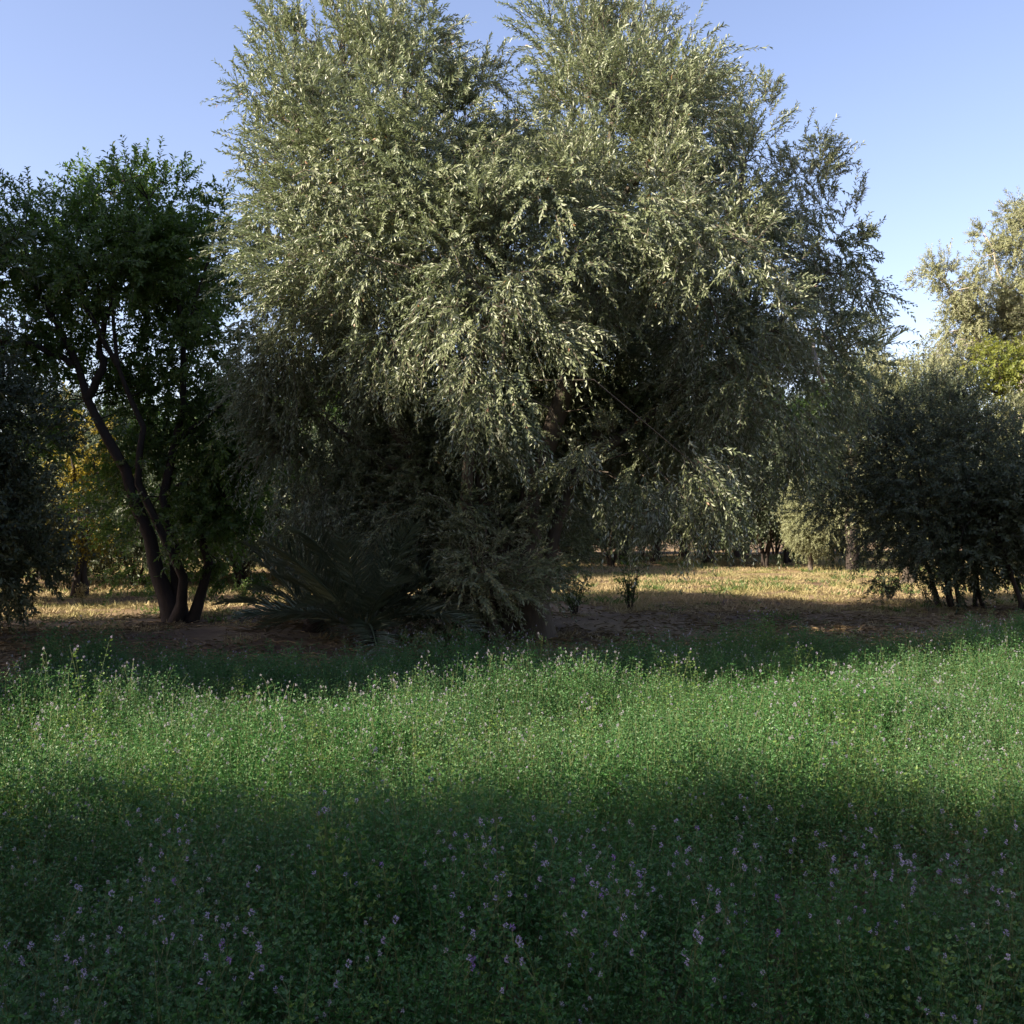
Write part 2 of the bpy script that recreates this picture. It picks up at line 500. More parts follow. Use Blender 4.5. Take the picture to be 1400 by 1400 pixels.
# ---- the big olive in the middle
def big_olive():
    rng = np.random.default_rng(11)
    d0 = 14.6
    base = at(722, 878, d0)
    base[2] = float(ground_h(base[0], base[1])) - 0.03
    root = thing('olive_tree', 'huge silvery olive tree with a broad drooping crown in the middle of the photo', 'tree', base)
    L = [  # top left dome
        (382, 55, 0.3, 26, 52, -0.5), (368, 25, 0.4, 12, 22, -0.6), (398, 45, 0.2, 16, 30, -0.6), (465, 55, 0.2, 24, 55, -0.6), (462, 20, 0.2, 12, 26, -0.7),
        (560, 70, 0.2, 62, 66, -0.4), (575, 35, 0, 30, 32, -0.5), (640, 100, 0.6, 38, 60, -0.4), (500, 105, -0.4, 60, 70, -0.3),
        (400, 140, -0.2, 62, 80, -0.2), (345, 170, -0.2, 36, 40, -0.1), (305, 152, 0, 26, 9, 0.05),
        (470, 220, -1.2, 120, 110, -0.1), (590, 210, -1.6, 105, 110, -0.05), (395, 250, -0.4, 70, 80, 0.0), (372, 330, 0.2, 50, 70, 0.1),
        (665, 225, 1.2, 55, 70, 0),
        # left flank going down
        (470, 370, -1.6, 110, 100, 0.25), (400, 430, -0.6, 65, 85, 0.3), (440, 510, -0.4, 85, 80, 0.4), (372, 520, 0.2, 45, 60, 0.4), (420, 640, 0.2, 65, 80, 0.45),
        (500, 620, 1.1, 90, 90, 0.4),
        # right dome
        (790, 25, 0.6, 55, 62, -0.45), (775, 90, 0.3, 30, 60, -0.2), (875, 30, 0.6, 48, 55, -0.45), (830, 130, -0.3, 95, 85, -0.15), (925, 120, 0, 42, 70, -0.35), (950, 80, 0.3, 18, 34, -0.6),
        (905, 130, -1.2, 70, 60, -0.1), (985, 190, 0, 55, 62, -0.3), (1030, 160, 0.5, 26, 48, -0.5), (1045, 250, 0.3, 60, 70, -0.2),
        (1105, 260, 1.0, 40, 66, -0.4), (1128, 215, 1.1, 16, 30, -0.6), (1140, 320, 1.0, 42, 56, -0.2), (1178, 338, 0.8, 26, 20, -0.1),
        (1150, 400, 1.0, 36, 50, 0.1), (1105, 400, 0.6, 70, 80, 0.1), (1160, 470, 1.4, 30, 40, 0.3),
        (850, 260, -2.0, 100, 95, 0.0), (960, 260, -0.9, 85, 80, 0.0), (740, 250, -1.3, 80, 80, 0.05),
        (690, 330, -2.4, 105, 90, 0.15), (590, 330, -2.0, 85, 85, 0.15), (800, 360, -1.6, 70, 80, 0.2),
        (985, 345, -2.7, 75, 55, 0.05), (1075, 365, -2.2, 70, 24, 0.0), (900, 350, -1.5, 60, 60, 0.15), (1000, 430, -1.0, 85, 70, 0.3), (930, 460, 0.5, 80, 70, 0.35),
        # hanging curtains
        (655, 450, -2.8, 72, 80, 0.6), (640, 540, -2.8, 45, 62, 0.8), (690, 545, -2.7, 44, 60, 0.8), (745, 470, -2.6, 32, 80, 0.8), (668, 600, -2.7, 26, 30, 1.0),
        (535, 440, -2.0, 50, 70, 0.5), (552, 530, -2.0, 14, 24, 0.9),
        (1010, 530, -0.6, 90, 80, 0.45), (1100, 520, 0.4, 75, 85, 0.4), (900, 560, 1.1, 80, 80, 0.45), (1060, 610, 0.6, 70, 45, 0.5),
        (820, 645, -1.8, 40, 48, 0.8), (935, 665, -1.9, 58, 52, 0.75), (905, 700, -1.9, 30, 44, 0.9), (975, 690, -1.8, 26, 50, 0.9), (870, 640, -1.0, 60, 50, 0.6),
        (765, 570, 1.0, 60, 90, 0.5), (560, 660, 1.1, 80, 80, 0.3),
        # suckers round the trunks
        (600, 790, -0.4, 70, 70, -0.1), (680, 760, -1.0, 60, 85, -0.1), (640, 700, 0, 90, 90, 0.1), (705, 830, -0.9, 40, 40, -0.2), (545, 800, 0.4, 50, 60, -0.1), (740, 690, 0.4, 50, 80, 0.2),
        # the far side of the crown
        (520, 200, 2.2, 150, 150, -0.1), (860, 180, 2.4, 150, 140, -0.1), (700, 330, 2.6, 190, 150, 0), (480, 420, 2.0, 110, 130, 0.2), (980, 400, 2.4, 150, 140, 0.2),
        (640, 560, 2.2, 130, 110, 0.3), (900, 580, 2.4, 120, 70, 0.3), (560, 700, 1.6, 110, 80, 0.2),
        # leaves inside the crown
        (560, 400, 0.7, 110, 110, 0.1), (800, 450, 0.8, 110, 110, 0.2), (690, 560, 0.8, 120, 110, 0.2), (880, 560, 1.4, 110, 80, 0.3), (980, 480, 1.3, 110, 90, 0.2),
        (600, 230, 0.8, 110, 100, 0), (860, 300, 0.6, 120, 110, 0), (460, 560, 1.0, 90, 90, 0.2), (770, 520, 0.8, 70, 90, 0.3), (850, 600, 1.3, 80, 60, 0.3), (620, 660, 0.9, 110, 90, 0.2),
        (700, 760, 0.9, 70, 80, 0.0), (520, 700, 0.3, 70, 70, 0.1), (600, 640, 0.2, 70, 70, 0.2), (810, 430, 0.6, 80, 80, 0.1),
    ]
    B = px_blobs(L, d0)
    B[:, 3:6] *= 0.97
    A = lambda x, y, o=0.0: at(x, y, d0 + o)
    b0 = lambda dx, dy=0: base + np.array([dx, dy, 0.0])
    paths = [
        ([b0(0.1), A(722, 760, -0.1), A(735, 640, 0), A(790, 480, 0.1), A(830, 300, 0.2), A(840, 110, 0.3)], 0.2, 0.03, 'trunk'),
        ([b0(-0.25, 0.1), A(690, 770, 0.1), A(660, 640, 0.1), A(600, 470, 0), A(560, 300, 0), A(550, 110, 0.1)], 0.18, 0.03, 'trunk'),
        ([b0(-0.75, 0.25), A(640, 790, 0.3), A(590, 680, 0.2), A(510, 520, 0), A(440, 350, -0.2), A(410, 170, -0.1)], 0.16, 0.03, 'trunk'),
        ([b0(0.22, 0.2), A(748, 770, 0.2), A(790, 640, 0.3), A(880, 480, 1.2), A(980, 350, 0.8), A(1020, 220, 0.3)], 0.1, 0.03, 'trunk'),
        ([b0(-0.45, -0.2), A(660, 800, -0.3), A(640, 680, -0.6), A(650, 520, -1.2), A(690, 380, -1.6)], 0.12, 0.025, 'trunk'),
        ([A(790, 640, 0.3), A(900, 560, 0.5), A(1030, 470, 0.8), A(1130, 370, 1.0)], 0.09, 0.02),
        ([A(830, 300, 0.2), A(890, 220, -0.4), A(910, 140, -0.6)], 0.06, 0.02),
        ([A(790, 480, 0.1), A(850, 380, -1.0), A(960, 330, -1.6)], 0.07, 0.02),
        ([A(560, 300, 0), A(520, 200, -0.6), A(470, 90, -0.1)], 0.06, 0.02),
        ([A(510, 520, 0), A(430, 450, -0.3), A(380, 400, -0.2)], 0.06, 0.02),
        ([A(590, 680, 0.2), A(480, 600, 0.2), A(420, 560, 0.1)], 0.06, 0.02),
        ([A(735, 640, 0), A(700, 500, 1.2), A(690, 330, 2.0)], 0.08, 0.02),
        ([A(650, 520, -1.2), A(660, 440, -2.2), A(690, 420, -2.5), A(680, 520, -2.6)], 0.05, 0.012),
        ([A(660, 640, .1), A(760, 560, 1.5), A(900, 450, 2.2)], 0.07, 0.02),
        ([A(660, 640, .1), A(580, 540, 1.5), A(520, 400, 2.0)], 0.07, 0.02),
    ]
    ends = add_limbs(root, base, paths, BARK, rng)
    add_crown(root, base, B, OLIVE, BARK, rng, ends, clump_frac=0.3, twig_r=0.012, leaf_l=0.088, leaf_w=0.023, n_leaf=24, shoot_l=0.47,
              clump_d=2.25, shoots=23, up=0.42, droop=0.38, clump_r=0.36, fill=0.24, spread=0.65, lean=0.7, hollow=0.55)
    return root


# ---- the dark almond tree on the left
def almond():
    rng = np.random.default_rng(21)
    d0 = 17.4
    base = at(245, 850, d0)
    base[2] = float(ground_h(base[0], base[1])) - 0.03
    root = thing('almond_tree', 'dark green almond tree with black forking limbs left of the big olive', 'tree', base)
    L = [
        (40, 275, 0.2, 34, 34, -0.3), (28, 330, 0, 60, 50, 0), (95, 262, 0, 22, 16, -0.2), (110, 310, -0.3, 70, 50, 0), (165, 225, 0, 34, 34, -0.3), (215, 225, 0.2, 32, 32, -0.3),
        (190, 280, -0.5, 75, 65, 0), (150, 350, -0.8, 85, 60, 0), (240, 330, 0, 60, 60, 0), (300, 255, 0.4, 26, 32, -0.2), (300, 310, 0.5, 45, 45, 0),
        (260, 400, -0.5, 50, 40, 0.1), (200, 400, 0.6, 80, 50, 0), (30, 420, 0, 60, 55, 0.1), (-30, 360, 0.3, 50, 80, 0), (95, 430, 0.3, 55, 40, 0.1),
        (20, 500, 0.3, 50, 40, 0.1), (215, 490, 0.6, 70, 45, 0.1), (290, 480, -0.3, 60, 55, 0.2), (310, 560, 0, 55, 50, 0.2), (200, 560, 1.0, 55, 40, 0.1),
        (270, 630, 0.4, 60, 40, 0.2), (320, 660, 0.2, 45, 50, 0.2), (300, 720, -0.4, 60, 36, 0.2), (215, 720, -0.5, 45, 36, 0.2), (60, 560, 1.2, 40, 30, 0.1),
        (150, 300, 1.8, 110, 90, 0), (230, 380, 2.0, 90, 80, 0), (70, 480, 0.6, 60, 40, 0.1), (160, 480, 0.8, 60, 40, 0.1), (340, 620, 0.5, 40, 50, 0.2),
        (240, 560, 0.9, 70, 50, 0.2), (215, 640, 0.8, 60, 45, 0.2), (60, 350, 1.2, 70, 60, 0), (250, 700, 0.5, 50, 40, 0.2), (330, 770, 0.2, 40, 30, 0.2), (200, 770, 0.6, 40, 25, 0.2), (20, 600, 0.4, 45, 50, 0.2), (170, 620, 0.5, 45, 40, 0.2), (300, 590, -0.3, 55, 50, 0.2), (345, 690, 0.3, 40, 45, 0.2), (170, 690, 0.9, 40, 40, 0.2), (-20, 480, 0, 50, 60, 0.1),
    ]
    L = [(x_, y_ + (34 if y_ < 335 else 0), *r_) for x_, y_, *r_ in L]
    B = px_blobs(L, d0)
    A = lambda x, y, o=0.0: at(x, y, d0 + o)
    b0 = lambda dx, dy=0: base + np.array([dx, dy, 0.0])
    paths = [
        ([b0(-0.1), A(216, 780, 0), A(188, 690, -0.1), A(150, 605, -0.1), A(118, 545, 0), A(92, 470, 0), A(50, 400, 0), A(30, 320, 0)], 0.115, 0.02, 'trunk'),
        ([b0(0.02, 0.1), A(240, 760, 0.1), A(226, 680, 0.1), A(240, 600, 0.1), A(252, 510, 0), A(240, 400, 0), A(205, 270, 0)], 0.095, 0.02, 'trunk'),
        ([b0(0.2), A(284, 770, -0.1), A(276, 720, 0), A(316, 660, 0), A(345, 600, 0)], 0.075, 0.02, 'trunk'),
        ([b0(-0.04, -0.1), A(250, 790, -0.2), A(190, 660, -0.3), A(195, 580, -0.3), A(160, 500, -0.3), A(150, 380, -0.3)], 0.075, 0.02, 'trunk'),
        ([A(118, 545, 0), A(138, 505, -0.1), A(134, 468, -0.1), A(150, 420, -0.2), A(170, 330, -0.2)], 0.07, 0.02),
        ([A(100, 500, 0), A(40, 470, 0), A(-10, 460, 0), A(-40, 400, 0.2)], 0.055, 0.015),
        ([A(240, 600, 0.1), A(262, 585, 0), A(300, 555, 0), A(320, 520, 0)], 0.045, 0.012),
        ([A(250, 470, 0), A(262, 420, 0), A(270, 395, 0), A(300, 300, 0.2)], 0.04, 0.012),
        ([A(226, 680, 0.1), A(255, 660, 0), A(290, 690, -0.2)], 0.035, 0.01),
        ([A(160, 500, -0.3), A(110, 400, -0.3), A(105, 310, -0.2)], 0.045, 0.012),
        ([A(240, 400, 0), A(190, 340, 0.6), A(165, 230, 0.2)], 0.045, 0.012),
    ]
    ends = add_limbs(root, base, paths, BARK_DK, rng)
    add_crown(root, base, B, ALMOND_GREEN, BARK_DK, rng, ends, clump_frac=0.6, twig_r=0.014, leaf_l=0.11, leaf_w=0.042, n_leaf=18, shoot_l=0.42,
              clump_d=1.7, shoots=15, up=0.3, droop=0.3, clump_r=0.36, fill=0.3)
    return root


# ---- the dark bush-shaped olive on the right
def right_bush():
    rng = np.random.default_rng(31)
    d0 = 20.5
    base = at(1292, 828, d0)
    base[2] = float(ground_h(base[0], base[1])) - 0.03
    root = thing('olive_bush', 'dark rounded olive bush on several thin bare stems at the right', 'olive bush', base)
    L = [
        (1200, 560, 0, 55, 55, -0.2), (1280, 540, -0.2, 60, 50, -0.3), (1350, 560, 0, 55, 50, -0.2), (1250, 620, -0.8, 75, 60, 0), (1340, 630, -0.8, 70, 60, 0),
        (1170, 640, -0.2, 50, 55, 0), (1195, 710, -0.5, 55, 50, 0.2), (1280, 710, -1.0, 80, 60, 0.1), (1370, 700, -0.5, 60, 60, 0.1), (1230, 765, -0.5, 45, 32, 0.3), (1330, 765, -0.4, 60, 25, 0.2),
        (1160, 580, 0.8, 45, 50, -0.1), (1300, 525, 0.4, 36, 20, -0.4), (1390, 640, 0.6, 40, 60, 0),
        (1270, 620, 1.2, 110, 90, 0), (1140, 690, 0.3, 32, 44, 0.2), (1150, 615, -0.3, 42, 50, 0), (1215, 795, -0.3, 20, 14, 0.4),
    ]
    L = [(x_, y_ + (26 if y_ < 600 else 10 if y_ < 680 else 0), *r_) for x_, y_, *r_ in L]
    B = px_blobs(L, d0)
    A = lambda x, y, o=0.0: at(x, y, d0 + o)
    b0 = lambda dx, dy=0: base + np.array([dx, dy, 0.0])
    paths = []
    for k, (dx, x1, x2, r) in enumerate([(-0.05, 1272, 1200, 0.06), (0.05, 1288, 1240, 0.05), (0.15, 1297, 1280, 0.05), (0.28, 1306, 1320, 0.045), (0.6, 1332, 1350, 0.05), (0.66, 1334, 1390, 0.045)]):
        o = rng.uniform(-0.4, 0.4)
        paths.append(([b0(dx, o * 0.4), A(x1, 785, o), A((x1 + x2) / 2, 690, o), A(x2, 560, o)], r, 0.012, 'stem'))
    ends = add_limbs(root, base, paths, BARK_DK, rng, 'stem', 7)
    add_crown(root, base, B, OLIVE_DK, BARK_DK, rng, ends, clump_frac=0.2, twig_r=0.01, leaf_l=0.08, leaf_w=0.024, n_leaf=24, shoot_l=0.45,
              clump_d=2.8, shoots=12, up=0.35, droop=0.25, clump_r=0.4, fill=0.25)
    return root


# ---- generic trees: built once, copied where the rows of trees stand
def generic(name, label, cat, blobs, trunks, mat, bark, seed, leaf_l, leaf_w, n_leaf, shoot_l, clump_d, shoots, group=None, **kw):
    rng = np.random.default_rng(seed)
    root = thing(name, label, cat, (0, 0, 0), group)
    base = np.zeros(3)
    ends = add_limbs(root, base, trunks, bark, rng)
    add_crown(root, base, np.array(blobs, float), mat, bark, rng, ends, clump_frac=0.2, twig_r=0.014, leaf_l=leaf_l, leaf_w=leaf_w, n_leaf=n_leaf, shoot_l=shoot_l,
              clump_d=clump_d, shoots=shoots, **kw)
    return root


def gen_blobs(rng, H, R, low, n, hang=0.1, rb=(0.3, 0.5)):
    """n lobes spread over an egg-shaped crown from height low to H with half width R"""
    out = []
    for i in range(n):
        u = nrm(rng.standard_normal(3))
        zc, zr = (H + low) / 2, (H - low) / 2
        r = R * rng.uniform(*rb)
        c = u * np.array([R - r * 0.8, R - r * 0.8, zr - r * 0.8]) * rng.uniform(0.6, 1) + np.array([0, 0, zc])
        out.append([*c, r, r, r * rng.uniform(0.7, 1), hang if c[2] < zc else -0.2])
    return out


def gen_trunks(rng, H, R, fork, n, r0, spread=0.15):
    t = []
    top = np.array([0.0, 0, fork])
    for i in range(n):
        a = i / n * 6.283 + rng.uniform(-0.4, 0.4)
        e = np.array([math.cos(a) * R * 0.6, math.sin(a) * R * 0.6, H * rng.uniform(0.65, 0.9)])
        b = np.array([math.cos(a) * spread, math.sin(a) * spread, -0.1])
        t.append(([b, top * 0.6 + b * 0.5, (top + e) / 2 + np.array([0, 0, 0.2]), e], r0, 0.02, 'trunk'))
    return t


big_olive()
almond()
right_bush()

rg = np.random.default_rng(5)
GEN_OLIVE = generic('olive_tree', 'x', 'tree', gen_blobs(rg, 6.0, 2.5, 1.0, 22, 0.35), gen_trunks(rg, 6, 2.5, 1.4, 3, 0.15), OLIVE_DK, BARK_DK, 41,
                    0.13, 0.042, 16, 0.5, 2.2, 8, up=0.3, droop=0.35)
GEN_PALE = generic('olive_tree', 'x', 'tree', gen_blobs(rg, 5.0, 2.1, 0.6, 18, 0.2), gen_trunks(rg, 5, 2.1, 1.1, 3, 0.12), PALE, BARK, 42,
                   0.13, 0.04, 16, 0.5, 2.2, 8, up=0.5, droop=0.2)
GEN_DARK = generic('dark_tree', 'x', 'tree', gen_blobs(rg, 7.0, 2.8, 1.6, 24, 0.25), gen_trunks(rg, 7, 2.8, 2.2, 2, 0.17, 0.1), ALMOND, BARK_DK, 43,
                   0.15, 0.06, 14, 0.5, 2.1, 7, up=0.3, droop=0.3)
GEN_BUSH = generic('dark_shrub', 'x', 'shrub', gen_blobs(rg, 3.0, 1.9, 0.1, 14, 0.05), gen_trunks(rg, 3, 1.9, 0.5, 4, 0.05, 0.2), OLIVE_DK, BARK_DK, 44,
                   0.13, 0.045, 14, 0.45, 2.2, 8, up=0.4, droop=0.2)


def place(proto, px, d, rz, s, label, group=None, first=set()):
    x = (px - HX) / F * d
    z = float(ground_h(x, d)) - 0.05
    if id(proto) not in first:
        first.add(id(proto))
        proto.location = (x, d, z)
        proto.rotation_euler = (0, 0, rz)
        proto.scale = (s, s, s) if np.isscalar(s) else s
        proto['label'] = label
        if group:
            proto['group'] = group
        return proto
    return copy_tree(proto, (x, d, z), rz, s, label, group)


# left edge mass and what stands behind the almond
place(GEN_OLIVE, -108, 14.2, 0.6, 0.74, 'dark olive tree cut off by the left edge of the photo')
place(GEN_BUSH, -75, 13.4, 0.2, (0.72, 0.72, 0.85), 'low dark shrub at the left edge under the dark olive')
place(GEN_BUSH, -20, 21.5, 1.1, 0.95, 'low dark shrub behind the dark olive at the left edge')
place(GEN_BUSH, 185, 26.5, 2.0, 0.9, 'dark shrub in shade behind the almond trunk')
place(GEN_BUSH, 330, 27, 3.0, 1.25, 'dark shrub in shade between almond and big olive')
place(GEN_BUSH, 430, 29, 4.0, 1.35, 'dark shrub just left of the small palm')
place(GEN_OLIVE, 60, 31, 2.2, 0.95, 'grey-green olive seen through the almond limbs at left')
place(GEN_DARK, 330, 36, 0.4, 0.95, 'dark tree far behind the gap between almond and big olive')
place(GEN_DARK, 470, 34, 1.4, 1.0, 'dark tree hidden behind the left side of the big olive')
place(GEN_DARK, 200, 40, 2.4, 0.9, 'dark tree far behind the almond trunk')
# through the gap on the right
place(GEN_BUSH, 1046, 40, 2.0, (1.25, 1.25, 1.75), 'dark bushy tree in the gap left of the small sunlit olive')
place(GEN_BUSH, 835, 41, 3.0, (1.2, 1.2, 1.5), 'dark bushy tree behind the two twiggy shrubs')
place(GEN_BUSH, 1165, 39, 1.0, (1.3, 1.3, 1.6), 'dark bushy tree behind the left side of the dark olive bush')
place(GEN_PALE, 1108, 37, 0.3, (0.55, 0.55, 0.66), 'small sunlit pale olive in the gap beside the dark bush')
place(GEN_OLIVE, 968, 43, 1.2, 1.0, 'olive tree with three thin dark trunks in the distant gap')
place(GEN_DARK, 897, 45, 3.3, 0.9, 'dark tree with a single trunk left of the three-trunk olive')
place(GEN_DARK, 800, 47, 4.1, 0.95, 'dark tree in the distance just right of the big trunk')
for px, d, s, k in ((770, 52, 1.25, 0), (850, 49, 1.2, 1), (935, 53, 1.3, 0), (1010, 50, 1.25, 1), (1085, 56, 1.3, 0), (1160, 52, 1.3, 1), (690, 50, 1.25, 1), (610, 46, 1.2, 0), (540, 42, 1.1, 1)):
    place(GEN_DARK if k else GEN_OLIVE, px, d, px * 0.1, s, 'dark tree in the row behind the big olive trunk', 'dark trees in the row behind the big olive')
for px, d, s in ((20, 27, 1.3), (110, 29, 1.25), (240, 30, 1.3), (290, 33, 1.4), (390, 33, 1.4), (500, 31, 1.4), (570, 35, 1.5), (640, 33, 1.4), (700, 37, 1.45)):
    place(GEN_BUSH, px, d, px * 0.13, s, 'dark shrub in the shaded thicket behind the almond and the palms', 'dark shrubs of the thicket behind the almond')
# right side
place(GEN_PALE, 1240, 28, 1.3, (0.9, 0.9, 1.24), 'pale olive whose sunlit top shows above the dark bush')
place(GEN_PALE, 1425, 25, 2.2, 0.95, 'silvery olive at the right edge above the dark bush')
place(GEN_BUSH, 1400, 19.6, 0.4, 0.95, 'low dark shrub at the right edge beside the dark bush')
G_WOOD = 'trees of the far dark tree row'
L_WOOD = 'dark tree of the closed row at the far end of the grove'
for i, px in enumerate([-150, 40, 230, 420, 600, 760, 900, 1020, 1150, 1280, 1420, 1560]):
    place(GEN_DARK if i % 2 else GEN_OLIVE, px, 66 + 7 * math.sin(i * 2.3), i * 1.7, 1.0 + 0.1 * math.sin(i * 1.1), L_WOOD, G_WOOD)

G_LOW = 'dark undergrowth closing the far end of the grove'
for i, px in enumerate(range(-120, 1560, 46)):
    place(GEN_BUSH, px + 18 * math.sin(i * 3.1), 58 + 3 * math.sin(i * 1.9), i * 2.1, 1.15 + 0.2 * math.sin(i * 1.3), 'dark shrub of the undergrowth at the far end of the grove', G_LOW)

# trees outside the frame whose shade lies on the field
def off(proto, x, y, rz, s, label):
    copy_tree(proto, (x, y, -0.05), rz, s, label)
off(GEN_OLIVE, -5.2, 1.0, 1.1, 0.8, 'small olive tree beside the viewer, outside the photo on the left')
off(GEN_DARK, -9.8, -1.4, 0.5, 0.95, 'leafy dark tree left of the field, beyond the left edge of the photo')
off(GEN_DARK, -12.4, -2.0, 2.2, (0.8, 0.8, 1.5), 'taller dark tree left of the viewer, outside the photo')
off(GEN_DARK, 1.2, -5.6, 4.2, 1.25, 'broad unseen tree added over the viewer to dim the skylight')  # unseen, added overhead to hold skylight off the field and the olive
off(GEN_OLIVE, -7.6, -3.6, 1.5, 1.2, 'olive tree beside the field, behind the viewer to the left')
off(GEN_DARK, -14.5, -5.0, 2.5, 1.35, 'tall dark tree behind the viewer at the far left')
off(GEN_OLIVE, -6.8, 8.7, 2.9, (0.9, 0.9, 1.1), 'olive tree at the field edge, just outside the photo on the left')
off(GEN_DARK, -8.6, 5.95, 0.9, (0.56, 0.56, 1.75), 'slender dark tree left of the field, outside the photo')
off(GEN_BUSH, -5.6, 6.9, 2.2, (0.75, 0.75, 1.0), 'dark shrub at the left field edge, just outside the photo')
off(GEN_DARK, -9.8, 9.8, 1.9, (1.0, 1.0, 1.2), 'dark tree behind the olive at the field edge, outside the photo on the left')
off(GEN_OLIVE, -10.6, 12.0, 0.3, (1.1, 1.1, 1.6), 'olive tree in the second row left of the photo')
off(GEN_DARK, -13.0, 14.2, 3.9, (1.2, 1.2, 1.85), 'tall dark tree outside the photo behind the left edge olive')
off(GEN_OLIVE, -2.5, -7.5, 0.7, 1.3, 'unseen olive tree added a few steps behind the viewer to dim the skylight')  # this and the trees below are unseen, added to cut the skylight
off(GEN_DARK, 5.5, -9.0, 1.9, 1.3, 'unseen dark tree added behind the viewer to the right to dim the skylight')
off(GEN_OLIVE, 8.0, -5.0, 3.3, 1.3, 'unseen olive tree added behind the field corner, right of the viewer, to dim the skylight')
off(GEN_DARK, 11.5, 2.0, 5.3, 1.6, 'unseen leafy dark tree added right of the field to dim the skylight')
off(GEN_OLIVE, 12.5, 8.5, 2.3, 1.2, 'unseen olive tree added farther along the right of the field to dim the skylight')


# ---- the tall pale tree at the far right
def tall_pale():
    rng = np.random.default_rng(51)
    d0 = 46.0
    base = at(1400, 770, d0)
    base[2] = float(ground_h(base[0], base[1])) - 0.05
    root = thing('eucalyptus_tree', 'tall pale feathery tree rising against the sky at the right edge', 'tree', base)
    L = [(1285, 372, 0, 30, 18, 0), (1325, 388, -1, 30, 20, 0), (1300, 410, 0, 34, 16, 0), (1350, 430, 0, 44, 26, 0.1), (1318, 445, 0.5, 34, 18, 0.1), (1360, 322, 0.5, 26, 14, 0), (1392, 292, 0, 30, 16, 0),
         (1410, 335, 0, 44, 26, 0), (1370, 350, 0, 24, 12, 0), (1400, 400, 0, 44, 26, 0), (1275, 478, 0.5, 20, 20, 0.1), (1305, 492, 0, 26, 20, 0.1), (1340, 480, 0.3, 34, 20, 0), (1440, 430, 0, 60, 60, 0), (1480, 330, 1, 60, 60, 0),
         (1395, 455, 1, 50, 24, 0), (1390, 510, 1, 50, 30, 0), (1440, 290, 1, 40, 30, 0)]
    B = px_blobs(L, d0)
    A = lambda x, y, o=0.0: at(x, y, d0 + o)
    paths = [([base, A(1402, 640), A(1398, 520), A(1410, 400), A(1415, 310)], 0.3, 0.05, 'trunk'),
             ([A(1398, 560), A(1350, 480), A(1310, 420), A(1295, 385)], 0.12, 0.03), ([A(1405, 430), A(1370, 380), A(1360, 340)], 0.08, 0.03), ([A(1398, 540), A(1450, 450), A(1480, 350)], 0.12, 0.03)]
    ends = add_limbs(root, base, paths, BARK_PALE, rng)
    add_crown(root, base, B, PALE, BARK_PALE, rng, ends, clump_frac=0.25, twig_r=0.03, leaf_l=0.15, leaf_w=0.042, n_leaf=16, shoot_l=0.5,
              clump_d=1.5, shoots=22, up=0.25, droop=0.25, clump_r=0.5, fill=0.3)


tall_pale()


def coloured_tree(name, label, cat, d0, basepx, L, trunkpx, mat, seed, **kw):
    rng = np.random.default_rng(seed)
    base = at(basepx, 770, d0)
    base[2] = float(ground_h(base[0], base[1])) - 0.05
    root = thing(name, label, cat, base)
    paths = [([base + np.array([i * 0.15 - 0.1, 0, 0])] + [at(x, y, d0 + 0.2 * i) for x, y in p], 0.08, 0.015, 'trunk') for i, p in enumerate(trunkpx)]
    ends = add_limbs(root, base, paths, BARK_DK, rng)
    add_crown(root, base, px_blobs(L, d0), mat, BARK_DK, rng, ends, clump_frac=0.4, **kw)


coloured_tree('lime_tree', 'bright yellow-green leafy tree behind the dark bush at the right edge', 'tree', 33, 1385,
              [(1350, 505, 0, 26, 24, 0), (1385, 500, 0, 34, 26, -0.1), (1420, 520, 0, 40, 40, 0), (1340, 560, 0, 40, 40, 0.1), (1400, 600, 0, 50, 60, 0.1), (1380, 680, 0, 50, 60, 0.1)],
              [[(1385, 650), (1370, 520)], [(1395, 640), (1410, 540)]], LIME, 61, leaf_l=0.13, leaf_w=0.06, n_leaf=12, shoot_l=0.4, clump_d=2.4, shoots=9, up=0.2, droop=0.3, clump_r=0.4)
coloured_tree('yellow_tree', 'small tree with golden yellow leaves behind the almond limbs', 'tree', 23.5, 110,
              [(85, 570, 0, 28, 26, 0), (110, 610, 0, 36, 30, 0.1), (130, 660, 0, 32, 34, 0.1), (95, 690, 0, 32, 40, 0.1), (125, 720, 0, 30, 28, 0.1), (80, 630, 0.5, 26, 30, 0.1)],
              [[(110, 720), (90, 580)], [(118, 700), (130, 640)]], YELLOW, 62, leaf_l=0.09, leaf_w=0.05, n_leaf=12, shoot_l=0.35, clump_d=2.6, shoots=9, up=0.2, droop=0.35, clump_r=0.35)
coloured_tree('green_tree', 'small fresh green tree half hidden between the big olive and the dark bush', 'tree', 44, 1078,
              [(1072, 625, 0, 24, 24, 0), (1092, 650, 0, 18, 26, 0), (1060, 660, 0, 22, 24, 0)],
              [[(1074, 690), (1070, 610)], [(1082, 690), (1090, 640)]], GREEN, 63, leaf_l=0.14, leaf_w=0.06, n_leaf=12, shoot_l=0.4, clump_d=2, shoots=9, up=0.2, droop=0.3, clump_r=0.4)


